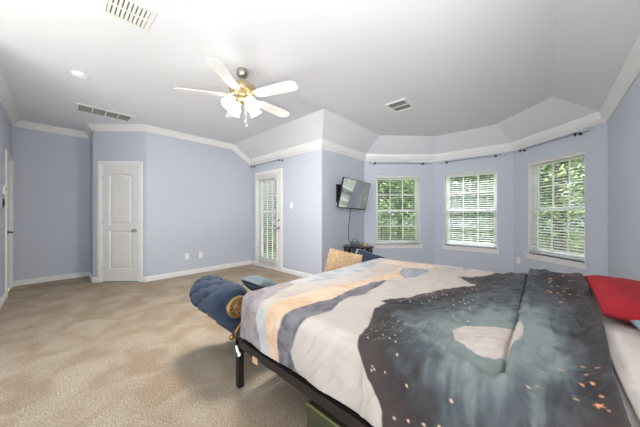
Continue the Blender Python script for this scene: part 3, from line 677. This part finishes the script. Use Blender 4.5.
# turned cream underside running up to the pillows
Ag,Bg=np.meshgrid(np.arange(-.33,1.80,.01),np.linspace(-.50,-.175,48),indexing='ij')
uu,vv,zz,(e1,e2,s1)=comf_surface(Ag,Bg)
t_=(Bg+.175)/(-.325)
puff=.028*np.sin(PI*np.clip(t_*1.3,0,1))+.016*(ridges((Bg+.12*(fbm(Ag*3,Bg*3,71)-.5))*14,Ag*3)-.4)+.02*(fbm(Ag*5,Bg*7,72)-.5)
zz=zz+(puff*(1-sstep(.70,.86,Ag))-.008*sstep(.70,.86,Ag))*(1-s1)+.004; uu=uu+e1*puff*s1
zz=np.maximum(zz,.348)
bend=.02*np.sin(Ag*5)
ln=gridmesh('duvet_insert',np.stack([uu,vv+0*bend,zz],-1),WHITEC)
md=ln.modifiers.new('thickness','SOLIDIFY'); md.thickness=.01; md.offset=-1
tag(ln,'crumpled cream duvet showing beyond the dark printed comforter edge','duvet')
# ---------------------------------------------------------------- pillows
def pillow(name,w_,h_,t_,m,M,label,cat,seed=1,parent=None,n=44,wrinkle=.012,group=None,pinch=.12):
    s=np.linspace(-1,1,n); X,Y=np.meshgrid(s,s,indexing='ij')
    body=((1-np.abs(X)**2.4)*(1-np.abs(Y)**2.4))**.45
    th=t_/2*body+.002; px=X*w_/2*(1-.06*np.abs(Y)**4-pinch*.5*(1-Y**2)*np.abs(X)**3); py=Y*h_/2*(1-pinch*.5*(1-X**2)*np.abs(Y)**3)
    wn=wrinkle*(fbm(X*3+5,Y*3+5,seed)-.5)*2*body
    V1_=np.stack([px,py,th+wn],-1); V2=np.stack([px,py,-th*.8],-1)
    verts=list(V1_.reshape(-1,3))+list(V2.reshape(-1,3)); faces=[]
    N=n*n
    for i in range(n-1):
        for j in range(n-1):
            a=i*n+j; faces.append((a,a+n,a+n+1,a+1)); faces.append((N+a,N+a+1,N+a+n+1,N+a+n))
    ed=[(i,0) for i in range(n)]+[(n-1,j) for j in range(1,n)]+[(i,n-1) for i in range(n-2,-1,-1)]+[(0,j) for j in range(n-2,0,-1)]
    for k in range(len(ed)):
        a=ed[k][0]*n+ed[k][1]; b=ed[(k+1)%len(ed)]; b=b[0]*n+b[1]; faces.append((a,b,N+b,N+a))
    o=npmesh(name,verts,faces,m,parent); o.matrix_world=M
    if label: tag(o,label,cat,group)
    return o,V1_
def mtx(loc,rx=0,ry=0,rz=0):
    return Matrix.Translation(loc)@Matrix.Rotation(rz,4,'Z')@Matrix.Rotation(ry,4,'Y')@Matrix.Rotation(rx,4,'X')
pillow('pillow',.92,.34,.13,RED,mtx((2.24,-.375,.70),rx=math.radians(4),ry=math.radians(-1.5)),'bright red pillow at the head end of the bed by the wall','pillow',3)
pillow('pillow',.62,.28,.09,GREYB,mtx((1.46,-.42,.70),rx=math.radians(4)),'grey blue pillow at the head of the bed under the red one','pillow',7)
# ---------------------------------------------------------------- chaise at the foot of the bed
ch=empty('chaise_bench','navy tufted velvet chaise with one rolled arm at the foot of the bed','chaise',loc=(1.1,1.9,0))
def cw(o): o.parent=ch; o.matrix_local=Matrix.Translation((-1.1,-1.9,0)); return o
cw(MB().box(1.12,2.95,1.66,2.20,.27,.385,.05).build('seat_cushion',NAVY,smooth=True))
cw(MB().box(1.14,2.93,1.68,2.18,.17,.275,.01).build('seat_frame',NAVY))
for x,y in ((1.26,1.72),(1.26,2.13),(2.85,1.72),(2.85,2.13)): cw(MB().lathe([(.028,.175),(.03,.14),(.02,.1),(.016,.03),(.022,.012),(.016,0)],14,Matrix.Translation((x,y,0))).build('leg',DARKM,smooth=True))
# rolled arm: a tufted bolster along v
nl,nt_=90,96; RV0,RV1=1.72,2.29; R0=.155; cx,cz=.925,.495
S,Th=np.meshgrid(np.linspace(0,1,nl),np.linspace(0,2*PI,nt_,endpoint=False),indexing='ij')
endp=np.clip(1-np.abs(2*S-1)**7,0,1)**.5*.42+.58; endp=np.where((S<1e-6)|(S>1-1e-6),.50,endp)
cols=6
pu=S*cols; pth=Th/(2*PI)*14
def diam(x,y):
    a=np.abs(((x+y)/1.0)%1-.5)*2; b=np.abs(((x-y)/1.0)%1-.5)*2; return np.minimum(1-a,1-b)
buff=sstep(.10,.36,S)
g1=np.abs(((pth+.5*np.floor(pu))%1)-.5)
dm=diam(pu/2*1.0,pth/2)
tuft=(1-np.exp(-(dm/.16)**2))
qd=(pth-np.round(pu))/2; dimple=np.exp(-(((pu-np.round(pu))/.30)**2+((qd-np.round(qd))*2/.34)**2))
RRr=R0*endp*(1-buff*sstep(1,.86,S)*(.07*(1-tuft)+.13*dimple))
xs=cx+RRr*np.cos(Th)*1.0; zs=cz+RRr*np.sin(Th)*.98; ys=RV0+(RV1-RV0)*S+.015*np.cos(Th*2)*(1-S)
verts=list(np.stack([xs,ys,zs],-1).reshape(-1,3)); faces=[]
for i in range(nl-1):
    for j in range(nt_): faces.append((i*nt_+j,i*nt_+(j+1)%nt_,(i+1)*nt_+(j+1)%nt_,(i+1)*nt_+j))
faces.append(tuple(range(nt_))[::-1]); faces.append(tuple((nl-1)*nt_+j for j in range(nt_)))
ra=npmesh('rolled_arm',verts,faces,NAVY); cw(ra)
cw(MB().box(.98,1.16,1.70,2.20,.20,.44,.04).build('arm_support',NAVY,smooth=True))
Mr=Matrix.Translation((cx+.01,RV0-.002,cz-.005))@Matrix.Rotation(PI/2,4,'X')
ros=MB().lathe([(.082,-.012),(.084,.010),(.078,.024),(.068,.026),(.062,.012),(.058,.002),(.044,.002),(.040,.016),(.034,.026),(.026,.022),(.022,.008),(.014,.012),(.012,.034),(.002,.038)],32,Mr)
for k in range(12):
    a=k*PI/6; ros.sphere(Mr@Vector((.051*math.cos(a),.051*math.sin(a),.004)),.008,8)
ro=ros.build('rosette',GOLD,smooth=True); cw(ro); plab(ro,'round gold carved rosette on the arm end')
sc=MB().tube([(1.00,1.70,.40),(.95,1.685,.36),(.90,1.675,.32),(.90,1.67,.285),(.96,1.67,.26),(1.04,1.68,.24),(1.12,1.70,.22)],[.016,.014,.013,.013,.013,.014,.018],10)
sc.sphere((.865,1.665,.30),.02,14); so=sc.build('scroll_bracket',BRASS,smooth=True); cw(so); plab(so,'brass scroll bracket with a ball end')
# cushions resting on the chaise
pillow('throw_pillow',.36,.30,.17,GREYC,mtx((1.35,1.98,.49),ry=math.radians(28)),'pale grey cushion leaning inside the chaise arm','cushion',9)
def shag():
    M=mtx((2.42,1.92,.56),rx=0,ry=0,rz=0)
    # stands on edge and faces the camera side (-u,-v)
    f=Vector((-.80,-.50,.34)).normalized(); x=Vector((.50,-.80,0)).normalized(); x=(x-f*x.dot(f)).normalized(); y=f.cross(x)
    M=Matrix(((x.x,y.x,f.x,2.47),(x.y,y.y,f.y,1.88),(x.z,y.z,f.z,.545),(0,0,0,1)))@Matrix.Rotation(-.2,4,'Z')
    if y.z<0: M=M@Matrix.Rotation(PI,4,'Z')
    o,Vt=pillow('throw_pillow',.44,.36,.19,TAN,M,'fluffy tan shag cushion at the far end of the chaise','cushion',12,wrinkle=.02)
    # shag tufts
    r=np.random.default_rng(3); vs=[];fs=[]
    n=Vt.shape[0]
    for i in range(5200):
        a,b=r.integers(0,n-1,2); p=Vt[a,b]+ (Vt[min(a+1,n-1),min(b+1,n-1)]-Vt[a,b])*r.random(); d=np.array([r.normal(0,.5)+p[0]*2,r.normal(0,.5)-.5+p[1]*2,1.0]); d/=np.linalg.norm(d); L_=.022*r.uniform(.6,1.3)
        s_=np.cross(d,[r.normal(),r.normal(),r.normal()]); s_/=np.linalg.norm(s_); k=len(vs)
        vs+= [p-s_*.0035,p+s_*.0035,p+d*L_*.6+s_*.002+[0,-.004,0],p+d*L_+[0,-.010,0]]; fs+=[(k,k+1,k+2,k+3)]
    fo=npmesh('shag_pile',vs,fs,TAN,o,False); fo['kind']='stuff'
shag()
f=Vector((-.62,-.42,.62)).normalized(); x=Vector((.62,-.78,0)).normalized(); x=(x-f*x.dot(f)).normalized(); y=f.cross(x)
Mn=Matrix(((x.x,y.x,f.x,2.84),(x.y,y.y,f.y,1.75),(x.z,y.z,f.z,.525),(0,0,0,1)))@Matrix.Rotation(-.38,4,'Z')
np_,_=pillow('throw_pillow',.40,.34,.16,NAVY,Mn,'navy cushion edged with white pompoms beside the tan shag cushion','cushion',15)
for sx in (-1,):
    for k in range(9):
        o=MB().sphere((sx*.195,-.15+k*.0375,.0),.013,10).build('pompom',WHITEP,np_,smooth=True)
for k in range(1,9): MB().sphere((-.195+k*.042,.165,0),.013,10).build('pompom',WHITEP,np_,smooth=True)
# ---------------------------------------------------------------- storage bag under the bed
sb=empty('storage_bag','olive green canvas storage bag tucked under the bed','storage bag',loc=(.92,.35,0))
MB().box(0,.55,0,.60,.0,.165,.02).build('body',OLIVE,sb,smooth=True)
pz=MB()
for zz in (.165,):
    pz.tube([(.005,.005,zz),(.545,.005,zz),(.545,.595,zz),(.005,.595,zz),(.005,.005,zz)],.008,8)
plab(pz.build('piping',OLIVEL,sb,smooth=True),'light green piping'); MB().tube([(-.004,.20,.12),(-.03,.24,.10),(-.03,.36,.10),(-.004,.40,.12)],.010,8).build('handle',TANLAB,sb,smooth=True)
# ---------------------------------------------------------------- outdoors
GR=mat('lawn','6f7f4a',.95,var=.4,vscale=3)
gp=MB().box(-14,26,-14,26,-.40,-.14); struct(gp.build('ground',GR))
BARK=mat('bark','7a6656',.9,var=.4,vscale=12,bump=.6,bscale=30)
def leafmat(name,c1,c2):
    m=mat(name,c1,.6,hex2=c2,vscale=1.3); b=m.node_tree.nodes['Principled BSDF']
    b.inputs['Subsurface Weight'].default_value=0; return m
LM=[leafmat('leaf_green','8aa968','4c6c3c'),leafmat('leaf_bright','a8c07c','647f46'),leafmat('leaf_dark','66804c','3a5230'),leafmat('leaf_dusky','9a9480','5f7048')]
def tree(x,y,h,r,zc,m,label,seed,nl=5200,lean=0):
    rt=np.random.default_rng(seed); t=empty('leafy_tree',label,'tree',None,'trees outside the windows',loc=(x,y,-.14))
    tr=MB(); tr.tube([(0,0,0),(.05+lean*.3,.03,h*.35),(lean*.7,.0,h*.7),(lean,0,h*.95)],[.13,.10,.07,.03],8)
    for k in range(9):
        a=k*2.4; z0=h*(.3+.06*k); tr.tube([(lean*z0/h,0,z0),(lean*z0/h+.4*r*math.cos(a),.4*r*math.sin(a),z0+.25*r),(lean*z0/h+.85*r*math.cos(a),.85*r*math.sin(a),z0+.55*r)],[.04,.028,.01],6)
    tr.build('trunk',BARK,t,smooth=True)
    cl=rt.normal(0,1,(60,3)); cl/=np.linalg.norm(cl,axis=1)[:,None]; cl*=rt.uniform(.3,1,(60,1)); cl=cl*[r,r,h*.5]+[lean*.5,0,h*.5]
    c=cl[rt.integers(0,60,nl)]+rt.normal(0,.22*r,(nl,3)); c[:,2]=np.maximum(c[:,2],.06)
    d=rt.normal(0,1,(nl,3)); d[:,2]*=.5; d/=np.linalg.norm(d,axis=1)[:,None]; s=np.cross(d,rt.normal(0,1,(nl,3))); s/=np.linalg.norm(s,axis=1)[:,None]
    L_=rt.uniform(.05,.10,(nl,1))*zc; Wd=L_*.32
    V_=np.stack([c-d*L_,c+s*Wd,c+d*L_,c-s*Wd],1).reshape(-1,3)
    npmesh('foliage',V_,np.arange(nl*4).reshape(-1,4),m,t,False)
specs=[(8.6,4.6,4.4,1.5,0,'leafy green tree behind the leftmost bay window',.2),(7.9,6.0,3.6,1.3,3,'dusky olive tree left of the leftmost bay window view',0),(10.2,3.2,5.0,1.8,1,'bright green tree between the left and middle bay windows',0),
(9.2,1.6,4.2,1.5,2,'dark green tree behind the middle bay window',.2),(9.8,-.3,4.6,1.7,1,'bright green tree right of the middle bay window',0),(8.4,-1.6,3.6,1.3,3,'dusky olive tree behind the right bay window',-.2),
(9.5,-3.3,4.8,1.8,0,'green tree beyond the right bay window',0),(7.8,-3.4,4.0,1.4,1,'pale green tree at the right side of the right window',0),(6.2,5.4,4.0,1.4,0,'green tree outside the glass patio door',0),(5.2,7.8,4.4,1.6,2,'dark tree seen through the left part of the patio door',0),
(7.0,-5.2,4.5,1.6,2,'dark green tree at the far right outside',0),(12.2,.8,6,2.4,0,'tall tree far behind the middle window',0),(12.0,5.5,6,2.4,2,'tall dark tree far behind the left window',0),(11.5,-5.0,6,2.6,2,'tall dark tree far behind the right window',0)]
for i,(x,y,h,r,mi,lb_,ln_) in enumerate(specs):
    tree(x,y,h,r,1.0 if x<11 else 1.6,LM[mi],lb_,100+i,6500 if x<11 else 8000,ln_)
